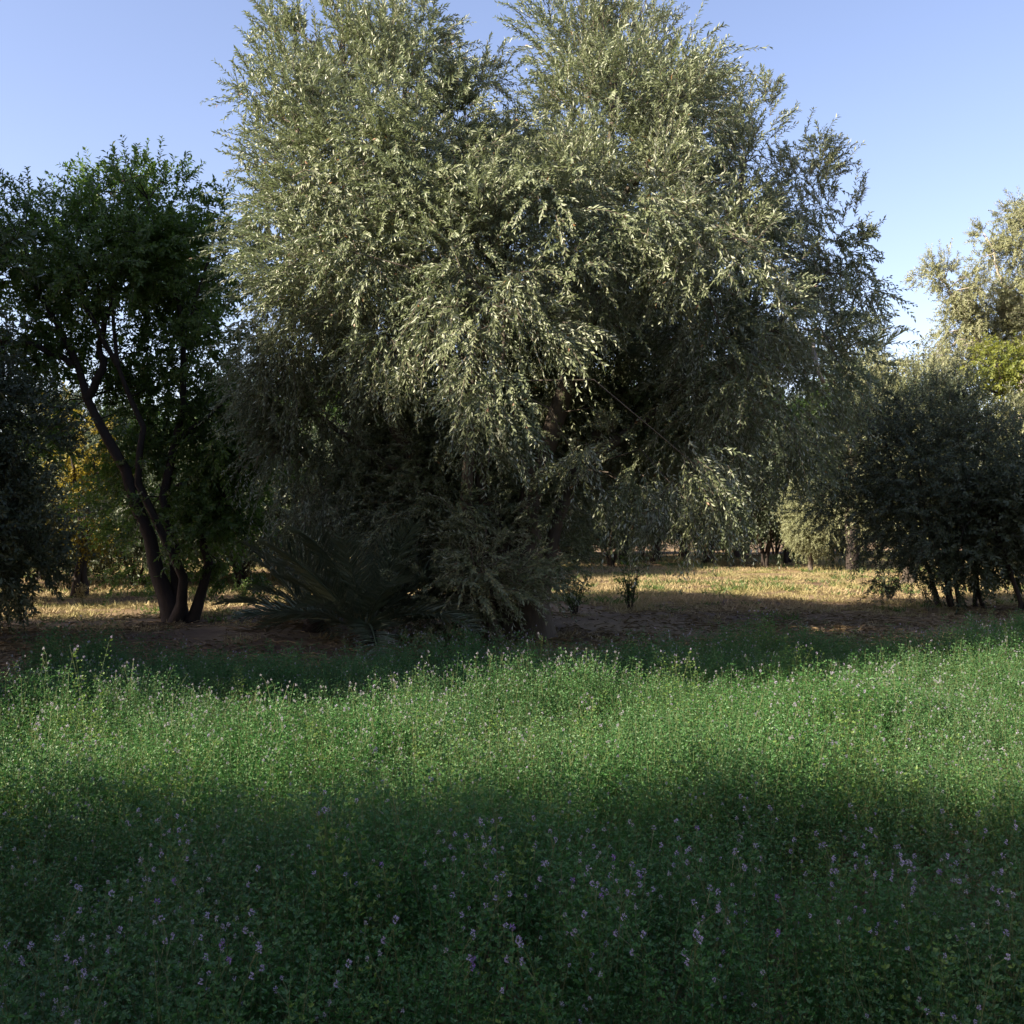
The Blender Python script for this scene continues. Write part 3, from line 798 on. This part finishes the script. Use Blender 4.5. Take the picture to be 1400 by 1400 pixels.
# ---- palms
def frond_geo(length, rng, arch=0.5, n=34, ll=0.42, lw=0.03, vee=0.6):
    """midrib along +X arching down; leaflets on both sides"""
    s = np.linspace(0, 1, 12)
    mid = np.stack([length * (s - 0.12 * arch * s ** 3), 0 * s, length * (0.25 * s - arch * s ** 2)], 1)
    rib = tube(mid, 0.014 * (1 - s) + 0.003, 5)
    t = np.repeat(np.linspace(0.18, 0.99, n), 2)
    side = np.tile([-1.0, 1.0], n)
    P = np.stack([np.interp(t, s, mid[:, i]) for i in range(3)], 1)
    dm = nrm(np.gradient(mid, axis=0))
    tg = nrm(np.stack([np.interp(t, s, dm[:, i]) for i in range(3)], 1))
    out = np.stack([0 * t, side, 0 * t], 1)
    upv = np.cross(tg, out) * side[:, None]
    D = nrm(tg * (0.75 + 0.5 * t[:, None]) + out + upv * vee * rng.uniform(0.3, 1.2, (len(t), 1)) + 0.12 * rng.standard_normal((len(t), 3)))
    LL = ll * np.sin(np.pi * np.clip(0.12 + 0.82 * t, 0, 1)) ** 0.6 * rng.uniform(0.85, 1.1, len(t))
    V, T = leaf_geo(P, D, upv, LL, np.full(len(t), lw), fold=0.25, curl=0.12, mid=0.35)
    return rib, (V, T, np.repeat(rng.random(len(t)), 4))


def palm(name, label, base, n, length, seed, trunk_h=0.25, trunk_r=0.14, el=(0.3, 1.3), mat=PALM):
    rng = np.random.default_rng(seed)
    root = thing(name, label, 'palm', base)
    z = np.linspace(-0.1, trunk_h, 8)
    V, T = tube(np.stack([0.02 * np.sin(z * 3), 0 * z, z], 1), trunk_r * np.linspace(1.15, 0.95, 8), 10, 0.07, rng)
    obj('trunk', mesh_from('trunk', V, T, [BARK_DK]), root)
    protos = []
    for k in range(3):
        rib, (LV, LT, tv) = frond_geo(length, rng, arch=0.22 + 0.14 * k, n=46, ll=0.27 * length, lw=0.009 * length + 0.006)
        protos.append((mesh_from('frond', rib[0], rib[1], [mat]), mesh_from('leaflets', LV, LT, [mat], tint=tv)))
    for i in range(n):
        a = i * 2.4 + rng.uniform(-0.3, 0.3)
        m = protos[i % 3]
        fr = obj('frond', m[0], root, (0.05 * math.cos(a), 0.05 * math.sin(a), trunk_h - 0.05))
        e = el[0] + (el[1] - el[0]) * (i / n)
        fr.rotation_euler = (rng.uniform(-0.3, 0.3), -e + 0.25, a)
        s = rng.uniform(0.8, 1.1)
        fr.scale = (s, s, s)
        obj('leaflets', m[1], fr)
    return root


b = at(500, 870, 14.0)
palm('palm_bush', 'low bushy palm with arching grey-green fronds beside the big trunk', (b[0], 14.0, 0.0), 22, 1.7, 71, trunk_h=0.22, el=(0.3, 1.4))
b = at(428, 870, 15.6)
palm('palm_bush', 'smaller bushy palm in the shade left of the larger palm', (b[0], 15.6, 0.0), 16, 1.4, 72, trunk_h=0.2, el=(0.3, 1.35))
b = at(1165, 770, 36)
palm('palm_tree', 'palm whose frond tips peek above the trees right of the big olive', (b[0], 36, 0.0), 22, 2.4, 73, trunk_h=6.4, trunk_r=0.2, el=(-0.3, 1.2))

# dry fronds lying on the ground
rng = np.random.default_rng(81)
rib, (LV, LT, tv) = frond_geo(1.7, rng, arch=0.12, n=30, ll=0.4, lw=0.025, vee=0.35)
fm, lm = mesh_from('dry_palm_frond', rib[0], rib[1], [DRYFROND]), mesh_from('leaflets', LV, LT, [DRYFROND], tint=tv)
for i, (px, py, rz, z) in enumerate([(500, 862, 3.0, 0.14), (490, 858, 2.75, 0.26), (510, 856, 3.3, 0.2), (480, 850, 2.5, 0.36), (515, 850, 2.9, 0.42), (470, 862, 3.4, 0.12), (505, 847, 2.2, 0.34)]):
    d = CAMH * F / (py - HY)
    o = obj('dry_palm_frond', fm, None, ((px - HX) / F * d, d, z))
    o.rotation_euler = (rng.uniform(-0.3, 0.3), 0.22 + rng.uniform(-0.06, 0.1), rz)
    tag(o, 'dry brown palm frond in the heap on the ground beside the palms', 'palm frond', 'dry fronds heaped beside the palms')
    obj('leaflets', lm, o)

# ---- bare pale branch stub on the right of the crown
p = [at(1112, 470, 14.9), at(1116, 495, 14.7), at(1121, 512, 14.7), at(1127, 522, 14.75)]
V, T = tube(smooth_path(p, 8), np.linspace(0.035, 0.025, 9)[:len(smooth_path(p, 8))], 7)
for o_ in bpy.data.objects:
    if o_.get('label', '').startswith('huge silvery'):
        st = obj('dead_branch', mesh_from('dead_branch', V - np.array(o_.location), T, [BARK_PALE], smooth=True), o_)
        st['label'] = 'bare pale broken branch'

# ------------------------------------------------------------------ ground
def edge_far(x):
    return 10.4 + 0.26 * x                                    # far edge of the alfalfa


def ground_mat():
    m, t, out = new_mat('dry_soil')
    N, Lk = t.nodes, t.links
    ge = N.new('ShaderNodeNewGeometry')
    n1 = N.new('ShaderNodeTexNoise'); n1.inputs['Scale'].default_value = 0.35; n1.inputs['Detail'].default_value = 5
    n2 = N.new('ShaderNodeTexNoise'); n2.inputs['Scale'].default_value = 9; n2.inputs['Detail'].default_value = 8; n2.inputs['Roughness'].default_value = 0.7
    for n in (n1, n2):
        Lk.new(ge.outputs['Position'], n.inputs['Vector'])
    r1 = N.new('ShaderNodeMapRange'); r1.inputs['From Min'].default_value = 0.4; r1.inputs['From Max'].default_value = 0.62
    Lk.new(n1.outputs['Fac'], r1.inputs['Value'])
    mx = N.new('ShaderNodeMix'); mx.data_type = 'RGBA'
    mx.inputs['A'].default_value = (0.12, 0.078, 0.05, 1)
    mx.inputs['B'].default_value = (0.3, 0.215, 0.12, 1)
    Lk.new(r1.outputs['Result'], mx.inputs['Factor'])
    m2 = N.new('ShaderNodeMix'); m2.data_type = 'RGBA'; m2.blend_type = 'MULTIPLY'
    m2.inputs['Factor'].default_value = 0.7
    r2 = N.new('ShaderNodeMapRange'); r2.inputs['From Min'].default_value = 0.3; r2.inputs['From Max'].default_value = 0.7; r2.inputs['To Min'].default_value = 0.5; r2.inputs['To Max'].default_value = 1.2
    Lk.new(n2.outputs['Fac'], r2.inputs['Value'])
    Lk.new(mx.outputs['Result'], m2.inputs['A'])
    Lk.new(r2.outputs['Result'], m2.inputs['B'])
    p = N.new('ShaderNodeBsdfPrincipled')
    p.inputs['Roughness'].default_value = 0.95
    p.inputs['Specular IOR Level'].default_value = 0.15
    Lk.new(m2.outputs['Result'], p.inputs['Base Color'])
    bu = N.new('ShaderNodeBump'); bu.inputs['Strength'].default_value = 0.8; bu.inputs['Distance'].default_value = 0.05
    Lk.new(n2.outputs['Fac'], bu.inputs['Height'])
    Lk.new(bu.outputs[0], p.inputs['Normal'])
    Lk.new(p.outputs[0], out.inputs['Surface'])
    return m


gx = np.concatenate([[-600, -200, -80], np.linspace(-40, 40, 101), [80, 200, 600]])
gy = np.concatenate([[-200, -60], np.linspace(-20, 80, 121), [130, 300, 1000]])
X, Y = np.meshgrid(gx, gy)
near = (np.abs(X) < 45) & (Y > -25) & (Y < 85)
Z = np.where(near, ground_h(X, Y), 0)
V = np.stack([X, Y, Z], -1).reshape(-1, 3)
nx, ny = len(gx), len(gy)
i, j = np.meshgrid(np.arange(nx - 1), np.arange(ny - 1))
a = (j * nx + i).ravel()
T = np.concatenate([np.stack([a, a + 1, a + 1 + nx], 1), np.stack([a, a + 1 + nx, a + nx], 1)])
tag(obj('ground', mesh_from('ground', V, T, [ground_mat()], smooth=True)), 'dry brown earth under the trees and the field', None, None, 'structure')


# ------------------------------------------------------------------ scatter by geometry nodes (ground cover only)
def scatter(name, pts, idx, rot, scl, variants, label, cat):
    col = bpy.data.collections.new(name + '_variants')
    for k, me in enumerate(variants):
        o = bpy.data.objects.new('%s_variant_%02d' % (name, k), me)
        col.objects.link(o)
    me = bpy.data.meshes.new(name)
    me.vertices.add(len(pts))
    me.vertices.foreach_set('co', np.asarray(pts, np.float32).ravel())
    for nm, tp, val in (('idx', 'INT', np.asarray(idx, np.int32)), ('scl', 'FLOAT', np.asarray(scl, np.float32))):
        at_ = me.attributes.new(nm, tp, 'POINT')
        at_.data.foreach_set('value', val)
    at_ = me.attributes.new('rot', 'FLOAT_VECTOR', 'POINT')
    at_.data.foreach_set('vector', np.asarray(rot, np.float32).ravel())
    o = obj(name, me)
    ng = bpy.data.node_groups.new(name + '_scatter', 'GeometryNodeTree')
    ng.interface.new_socket('Geometry', in_out='INPUT', socket_type='NodeSocketGeometry')
    ng.interface.new_socket('Geometry', in_out='OUTPUT', socket_type='NodeSocketGeometry')
    N, Lk = ng.nodes, ng.links
    gi, go = N.new('NodeGroupInput'), N.new('NodeGroupOutput')
    ci = N.new('GeometryNodeCollectionInfo')
    ci.inputs['Collection'].default_value = col
    ci.inputs['Separate Children'].default_value = True
    ci.inputs['Reset Children'].default_value = True
    ip = N.new('GeometryNodeInstanceOnPoints')
    ip.inputs['Pick Instance'].default_value = True

    def named(nm, tp):
        n = N.new('GeometryNodeInputNamedAttribute')
        n.data_type = tp
        n.inputs['Name'].default_value = nm
        return n.outputs['Attribute']
    Lk.new(gi.outputs[0], ip.inputs['Points'])
    Lk.new(ci.outputs[0], ip.inputs['Instance'])
    Lk.new(named('idx', 'INT'), ip.inputs['Instance Index'])
    Lk.new(named('rot', 'FLOAT_VECTOR'), ip.inputs['Rotation'])
    Lk.new(named('scl', 'FLOAT'), ip.inputs['Scale'])
    Lk.new(ip.outputs[0], go.inputs[0])
    md = o.modifiers.new('scatter', 'NODES')
    md.node_group = ng
    tag(o, label, cat, None, 'stuff')
    return o


def head_geo(c, axis, rng, size, n=22):
    """a flower head: petals round an egg-shaped raceme"""
    u = nrm(rng.standard_normal((n, 3)))
    P = c + u * size * np.array([0.24, 0.24, 0.4]) * np.cbrt(rng.random((n, 1)))
    D = nrm(u + 0.25 * axis + 0.25 * rng.standard_normal((n, 3)))
    Nn = nrm(rng.standard_normal((n, 3)))
    return leaf_geo(P, D, Nn, size * 0.34 * rng.uniform(0.8, 1.2, n), size * 0.26 * rng.uniform(0.8, 1.2, n), fold=0.2, curl=-0.15, mid=0.6)


def alfalfa_stem(rng, x0, h, flower, fsize=0.0115):
    """one stem: returns lists (V, T, tint, mat index)"""
    out = []
    a = rng.uniform(0, 6.28)
    lean = rng.uniform(0.05, 0.32) * h
    s = np.linspace(0, 1, 6)
    path = np.stack([x0[0] + math.cos(a) * lean * s ** 1.6, x0[1] + math.sin(a) * lean * s ** 1.6, h * s], 1)
    V, T = tube(path, 0.0019 * (1 - 0.6 * s), 3, cap=False)
    out.append((V, T, np.full(len(V), rng.random()), 1))
    nt_ = 32
    t = np.sort(rng.uniform(0.25, 1.0, nt_))
    C = np.stack([np.interp(t, s, path[:, i]) for i in range(3)], 1)
    ph = np.arange(nt_) * 2.4 + rng.uniform(0, 6.28)
    pet = 0.055 * (1.12 - t) + 0.012
    R = np.stack([np.cos(ph), np.sin(ph), rng.uniform(0.1, 0.7, nt_)], 1)
    C2 = C + nrm(R) * pet[:, None]
    P, D, Nn, L, Wd = [], [], [], [], []
    R = nrm(R)
    side = nrm(np.cross(R, np.array([0, 0, 1.0])))
    for k in (-1, 0, 1):
        d = nrm(R * (1.0 if k == 0 else 0.55) + side * 0.85 * k + 0.25 * rng.standard_normal((nt_, 3)) + np.array([0, 0, 0.55]))
        P.append(C2)
        D.append(d)
        Nn.append(nrm(np.array([0, 0, 0.8]) - 0.7 * R + 0.5 * rng.standard_normal((nt_, 3))))
        L.append(rng.uniform(0.011, 0.019, nt_) * (1.15 - 0.4 * t))
    P, D, Nn, L = np.concatenate(P), np.concatenate(D), np.concatenate(Nn), np.concatenate(L)
    V, T = leaf_geo(P, D, Nn, L, L * 0.52, fold=0.2, curl=0.08, mid=0.58)
    tt = np.tile(rng.random(nt_) * 0.6, 3) + 0.4 * rng.random(len(P))
    out.append((V, T, np.repeat(tt, 4), 0))
    if flower:
        for f in range(1 if rng.random() < 0.6 else 2):
            i = nt_ - 1 - f * 3
            c = C[i] + np.array([math.cos(ph[i]) * 0.018 * (1 + f), math.sin(ph[i]) * 0.018 * (1 + f), 0.03 + 0.01 * rng.random()])
            V, T = tube(np.array([C[i], (C[i] + c) / 2, c]), [0.001, 0.001, 0.0008], 3, cap=False)
            out.append((V, T, np.full(len(V), rng.random()), 1))
            V, T = head_geo(c, np.array([0, 0, 1.0]), rng, fsize * rng.uniform(0.8, 1.25))
            out.append((V, T, rng.random(len(V)), 2))
    return out


def merge(parts, mats, name):
    Vs, Ts, ts, mi, o = [], [], [], [], 0
    for V, T, t, m in parts:
        Vs.append(V); Ts.append(T + o); ts.append(t); mi.append(np.full(len(T), m)); o += len(V)
    return mesh_from(name, np.concatenate(Vs), np.concatenate(Ts), mats, np.concatenate(mi), np.concatenate(ts))


def alfalfa_variant(seed, flowers, petal, leaf=ALF):
    rng = np.random.default_rng(seed)
    parts = []
    for k in range(9):
        r, a = 0.1 * math.sqrt(rng.random()), rng.uniform(0, 6.28)
        parts += alfalfa_stem(rng, (r * math.cos(a), r * math.sin(a)), rng.uniform(0.32, 0.55), k < flowers)
    return merge(parts, [leaf, ALF_STEM, petal], 'alfalfa_clump')


def tall_variant(seed):
    rng = np.random.default_rng(seed)
    parts = []
    for k in range(3):                                    # bolting stems that overtop the crop
        parts += [(v, t, c, m) for v, t, c, m in alfalfa_stem(rng, (0.03 * k, -0.02 * k), rng.uniform(0.58, 0.7), True, 0.012)]
    return merge(parts, [ALF_Y, ALF_STEM, PET_L], 'tall_clump')


variants = [alfalfa_variant(100 + k, 0, PET_L) for k in range(5)] + [alfalfa_variant(106, 0, PET_L, ALF_Y)] + [alfalfa_variant(110, 2, PET_L), alfalfa_variant(111, 2, PET_W), alfalfa_variant(112, 2, PET_W), alfalfa_variant(113, 4, PET_L), alfalfa_variant(114, 4, PET_W), tall_variant(115), tall_variant(116)]
NOFL = 6
rng = np.random.default_rng(91)
# jittered grid over the field
sp = 0.105
xs, ys = np.meshgrid(np.arange(-9.5, 11.5, sp), np.arange(1.0, 17.5, sp))
x = (xs + rng.uniform(-0.5, 0.5, xs.shape) * sp).ravel()
y = (ys + rng.uniform(-0.5, 0.5, ys.shape) * sp).ravel()
ok = (y < edge_far(x) + 0.25 * np.sin(x * 1.3)) & (np.abs(x) < 0.5 * y + 2.2)
# bare gap cut at the field's left, standing in for a wedge of shade
strip = np.abs((x + 4.3) + (y - 9.2) * 0.35) < 0.3
ok &= ~((strip & (y > 8.0)) | ((x < -4.6 - (y - 9.2) * 0.35) & (y > 10.5)))
dens = 0.5 + 0.5 * np.sin(x * 2.1 + 1.7 * np.sin(y * 1.3)) * np.sin(y * 2.6 + 1.2 * np.sin(x * 1.7))
ok &= rng.random(len(x)) < 0.5 + 0.5 * dens
x, y = x[ok], y[ok]
z = ground_h(x, y)
fl = 0.5 + 0.5 * np.sin(x * 1.1 + 2.0 * np.sin(y * 0.9 + 1)) * np.sin(y * 1.7 + 1.5 * np.sin(x * 1.3 + 2))
pf = 0.18 + 0.8 * fl ** 2.5
isf = rng.random(len(x)) < pf
idx = np.where(isf, NOFL + rng.integers(0, 5, len(x)), np.where(rng.random(len(x)) < 0.1, 5, rng.integers(0, 5, len(x))))
hv = 0.86 + 0.05 * rng.standard_normal(len(x)) + 0.2 * np.sin(x * 1.9 + y * 0.6) * np.sin(y * 2.3 - x * 0.5)
idx = np.where(rng.random(len(x)) < 0.012, 11 + rng.integers(0, 2, len(x)), idx)
scl = hv * rng.uniform(0.8, 1.2, len(x))
rot = np.stack([rng.normal(0, 0.09, len(x)), rng.normal(0, 0.09, len(x)), rng.uniform(0, 6.28, len(x))], 1)
scatter('alfalfa_field', np.stack([x, y, z], 1), idx, rot, scl, variants, 'green alfalfa field with lilac flowers filling the foreground', 'alfalfa')

# ---- flower stems nearest the viewer, each one a thing
protos = []
for k, (pet, nm) in enumerate([(PET_V, 'violet'), (PET_L, 'lilac'), (PET_W, 'whitish')]):
    rng = np.random.default_rng(130 + k)
    parts = alfalfa_stem(rng, (0, 0), 0.54, True, 0.0125)
    root = bpy.data.objects.new('alfalfa_flower', None)
    COL.objects.link(root)
    tag(root, nm + ' alfalfa flower head on a leafy stem in the shaded foreground', 'flower', nm + ' alfalfa flowers nearest the viewer')
    obj('stem', merge([(V, T, t, 0) for V, T, t, m in parts if m == 1], [ALF_STEM], 'stem'), root)
    obj('leaves', merge([(V, T, t, 0) for V, T, t, m in parts if m == 0], [ALF], 'leaves'), root)
    for V, T, t, m in parts:
        if m == 2:
            obj('flower_head', merge([(V, T, t, 0)], [pet], 'flower_head'), root)
    protos.append(root)
rng = np.random.default_rng(140)
cnt = [0, 0, 0]
fc = (900, 1200)
FLP = [(115, 1290), (30, 1330), (150, 1265), (270, 1245), (375, 1190), (530, 1205), (450, 1220), (330, 1295), (620, 1345), (680, 1262), (715, 1205), (810, 1200), (760, 1205), (815, 1270), (830, 1275),
       (1195, 1115), (1150, 1140), (1315, 1190), (1290, 1170), (1240, 1190), (1060, 1275), (1085, 1280), (1400, 1255), (1310, 1285), (1030, 1310), (950, 1290), (905, 1240), (980, 1165), (800, 1360), (740, 1310),
       (560, 1290), (500, 1330), (420, 1290), (210, 1350), (260, 1180), (1360, 1340), (1180, 1350), (1240, 1330), (870, 1190), (640, 1180)]
while len(FLP) < 150:
    if len(FLP) % 6 == 0:
        fc = (rng.uniform(0, 1400), rng.uniform(1140, 1380))        # they open in drifts
    q = (fc[0] + rng.normal(0, 42), fc[1] + rng.normal(0, 22))
    FLP.append((q[0], min(max(q[1], 1110), 1396)))
for px, py in FLP:
    d = (CAMH - 0.55) * F / (py - HY)
    k = 0 if rng.random() < 0.12 else (1 if rng.random() < 0.6 else 2)
    loc = ((px - HX) / F * d, d, float(ground_h((px - HX) / F * d, d)) - 0.02)
    s = rng.uniform(0.94, 1.06)
    if cnt[k] == 0:
        r = protos[k]
        r.location = loc
        r.scale = (s, s, s)
    else:
        copy_tree(protos[k], loc, rng.uniform(0, 6.28), s, protos[k]['label'], protos[k]['group'])
    cnt[k] += 1


# ---- dry grass and weeds on the bare ground
def tuft(seed, n, h, mat, w=0.006, lean=0.6):
    rng = np.random.default_rng(seed)
    a = rng.uniform(0, 6.28, n)
    P = np.stack([0.08 * rng.standard_normal(n), 0.08 * rng.standard_normal(n), np.zeros(n)], 1)
    D = nrm(np.stack([np.cos(a) * lean * rng.random(n), np.sin(a) * lean * rng.random(n), np.ones(n) * rng.uniform(0.3, 1, n)], 1))
    V, T = leaf_geo(P, D, nrm(rng.standard_normal((n, 3))), h * rng.uniform(0.5, 1.2, n), np.full(n, w), fold=0.1, curl=0.25, mid=0.3)
    return mesh_from('tuft', V, T, [mat], tint=np.repeat(rng.random(n), 4))


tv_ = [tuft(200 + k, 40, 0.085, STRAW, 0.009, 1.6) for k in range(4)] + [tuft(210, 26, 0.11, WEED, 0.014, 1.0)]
def litter(seed):
    rng = np.random.default_rng(seed)
    n = 16
    P = np.stack([0.22 * rng.standard_normal(n), 0.22 * rng.standard_normal(n), rng.uniform(0.004, 0.025, n)], 1)
    a = rng.uniform(0, 6.28, n)
    V, T = leaf_geo(P, np.stack([np.cos(a), np.sin(a), 0.15 * rng.standard_normal(n)], 1), nrm(np.array([0, 0, 1.0]) + 0.35 * rng.standard_normal((n, 3))), rng.uniform(0.05, 0.09, n), rng.uniform(0.015, 0.03, n), fold=0.25, curl=0.15)
    parts = [(V, T, np.repeat(rng.random(n), 4), 0)]
    for k in range(3):                                    # fallen twigs
        p = np.array([*rng.normal(0, 0.2, 2), 0.015])
        q = p + np.array([*rng.normal(0, 0.16, 2), rng.uniform(0, 0.03)])
        V, T = tube(np.array([p, (p + q) / 2 + np.array([0, 0, 0.01]), q]), [0.006, 0.005, 0.003], 4)
        parts.append((V, T, rng.random(len(V)), 0))
    return merge(parts, [DRYFROND], 'litter')


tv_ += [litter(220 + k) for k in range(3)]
rng = np.random.default_rng(151)
n = 26000
y = 8 + 47 * rng.random(n) ** 1.2
x = (rng.random(n) - 0.5) * 2 * (0.5 * y + 3)
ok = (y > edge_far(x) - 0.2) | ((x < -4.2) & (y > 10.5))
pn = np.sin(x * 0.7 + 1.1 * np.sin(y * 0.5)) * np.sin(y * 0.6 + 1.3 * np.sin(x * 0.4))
bare = np.clip((y - 16 - 0.2 * x) / 5, 0.06, 1)  # barer earth near the field; straw thinned further to darken the shaded band
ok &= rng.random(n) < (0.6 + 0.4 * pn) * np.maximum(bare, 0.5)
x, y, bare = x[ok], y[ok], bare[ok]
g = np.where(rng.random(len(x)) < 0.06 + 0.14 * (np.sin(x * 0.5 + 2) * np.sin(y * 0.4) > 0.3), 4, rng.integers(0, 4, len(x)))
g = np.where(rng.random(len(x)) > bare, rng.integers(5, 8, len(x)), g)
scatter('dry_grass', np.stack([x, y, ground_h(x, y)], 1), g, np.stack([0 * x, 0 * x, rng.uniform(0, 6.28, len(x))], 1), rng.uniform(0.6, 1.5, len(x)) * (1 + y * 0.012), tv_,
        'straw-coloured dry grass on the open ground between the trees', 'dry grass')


# ---- single weeds and twiggy shrubs in front of the sunlit strip
def twiggy(label, px, py, hpx, wpx, seed, name='twiggy_shrub', cat='shrub', mat=WEED, n=9, leafy=5, up=1.0):
    rng = np.random.default_rng(seed)
    d = CAMH * F / (py - HY)
    h, w = hpx / F * d, wpx / F * d
    loc = np.array([(px - HX) / F * d, d, 0.0])
    loc[2] = float(ground_h(loc[0], loc[1])) - 0.02
    root = thing(name, label, cat, loc)
    LP, LD = [], []
    for k in range(n):
        a = rng.uniform(0, 6.28)
        e = np.array([math.cos(a) * w * 0.5 * rng.uniform(0.2, 1), math.sin(a) * w * 0.3, h * rng.uniform(0.55, 1.05)])
        pth = smooth_path([np.array([0.03 * math.cos(a), 0.03 * math.sin(a), 0]), e * np.array([0.4, 0.4, 0.5]), e], 8, 0.01, rng)
        tubes = [tube(pth, np.linspace(0.009, 0.003, len(pth)), 4)]
        for q in range(4):
            s_ = rng.integers(2, len(pth) - 1)
            e2 = pth[s_] + np.array([*rng.normal(0, 0.13 * h, 2), rng.uniform(0.05, 0.3) * h])
            tubes.append(tube(np.array([pth[s_], (pth[s_] + e2) / 2 + 0.01, e2]), [0.004, 0.003, 0.002], 3))
            LP.append(np.linspace(pth[s_], e2, leafy))
        V, T = join(tubes)
        obj('stem', mesh_from('stem', V, T, [BARK_DK]), root)
        LP.append(pth[2:])
    P = np.concatenate(LP)
    P = np.repeat(P, 2, 0)
    m = len(P)
    D = nrm(rng.standard_normal((m, 3)) + np.array([0, 0, 0.3 * up]))
    V, T = leaf_geo(P, D, nrm(rng.standard_normal((m, 3)) + np.array([0, 0, 1])), rng.uniform(0.04, 0.075, m), rng.uniform(0.015, 0.03, m))
    obj('leaves', mesh_from('leaves', V, T, [mat], tint=np.repeat(rng.random(m), 4)), root)
    return root


twiggy('twiggy dark shrub against the sunlit strip, right beside the big trunk', 785, 842, 60, 75, 301, mat=ALMOND, n=12)
twiggy('second twiggy dark shrub, to the right of the one by the big trunk', 862, 838, 68, 55, 302, mat=ALMOND, n=11)
twiggy('small twiggy shrub under the left side of the dark olive bush', 1215, 820, 42, 60, 303, mat=OLIVE_DK, n=10)
twiggy('leafy green weed in the sun between almond and palms', 333, 818, 34, 26, 304, 'weed', 'weed', WEED, 8)
twiggy('small green weed at the sunlit edge just left of the palms', 452, 822, 26, 24, 305, 'weed', 'weed', WEED, 7)
twiggy('low green weed patch in the shade behind the twiggy shrubs', 862, 776, 20, 60, 306, 'weed', 'weed', WEED, 16)
twiggy('tan dry weed standing beside the dark olive at the left edge', 112, 822, 30, 16, 307, 'dry_weed', 'weed', STRAW, 6)
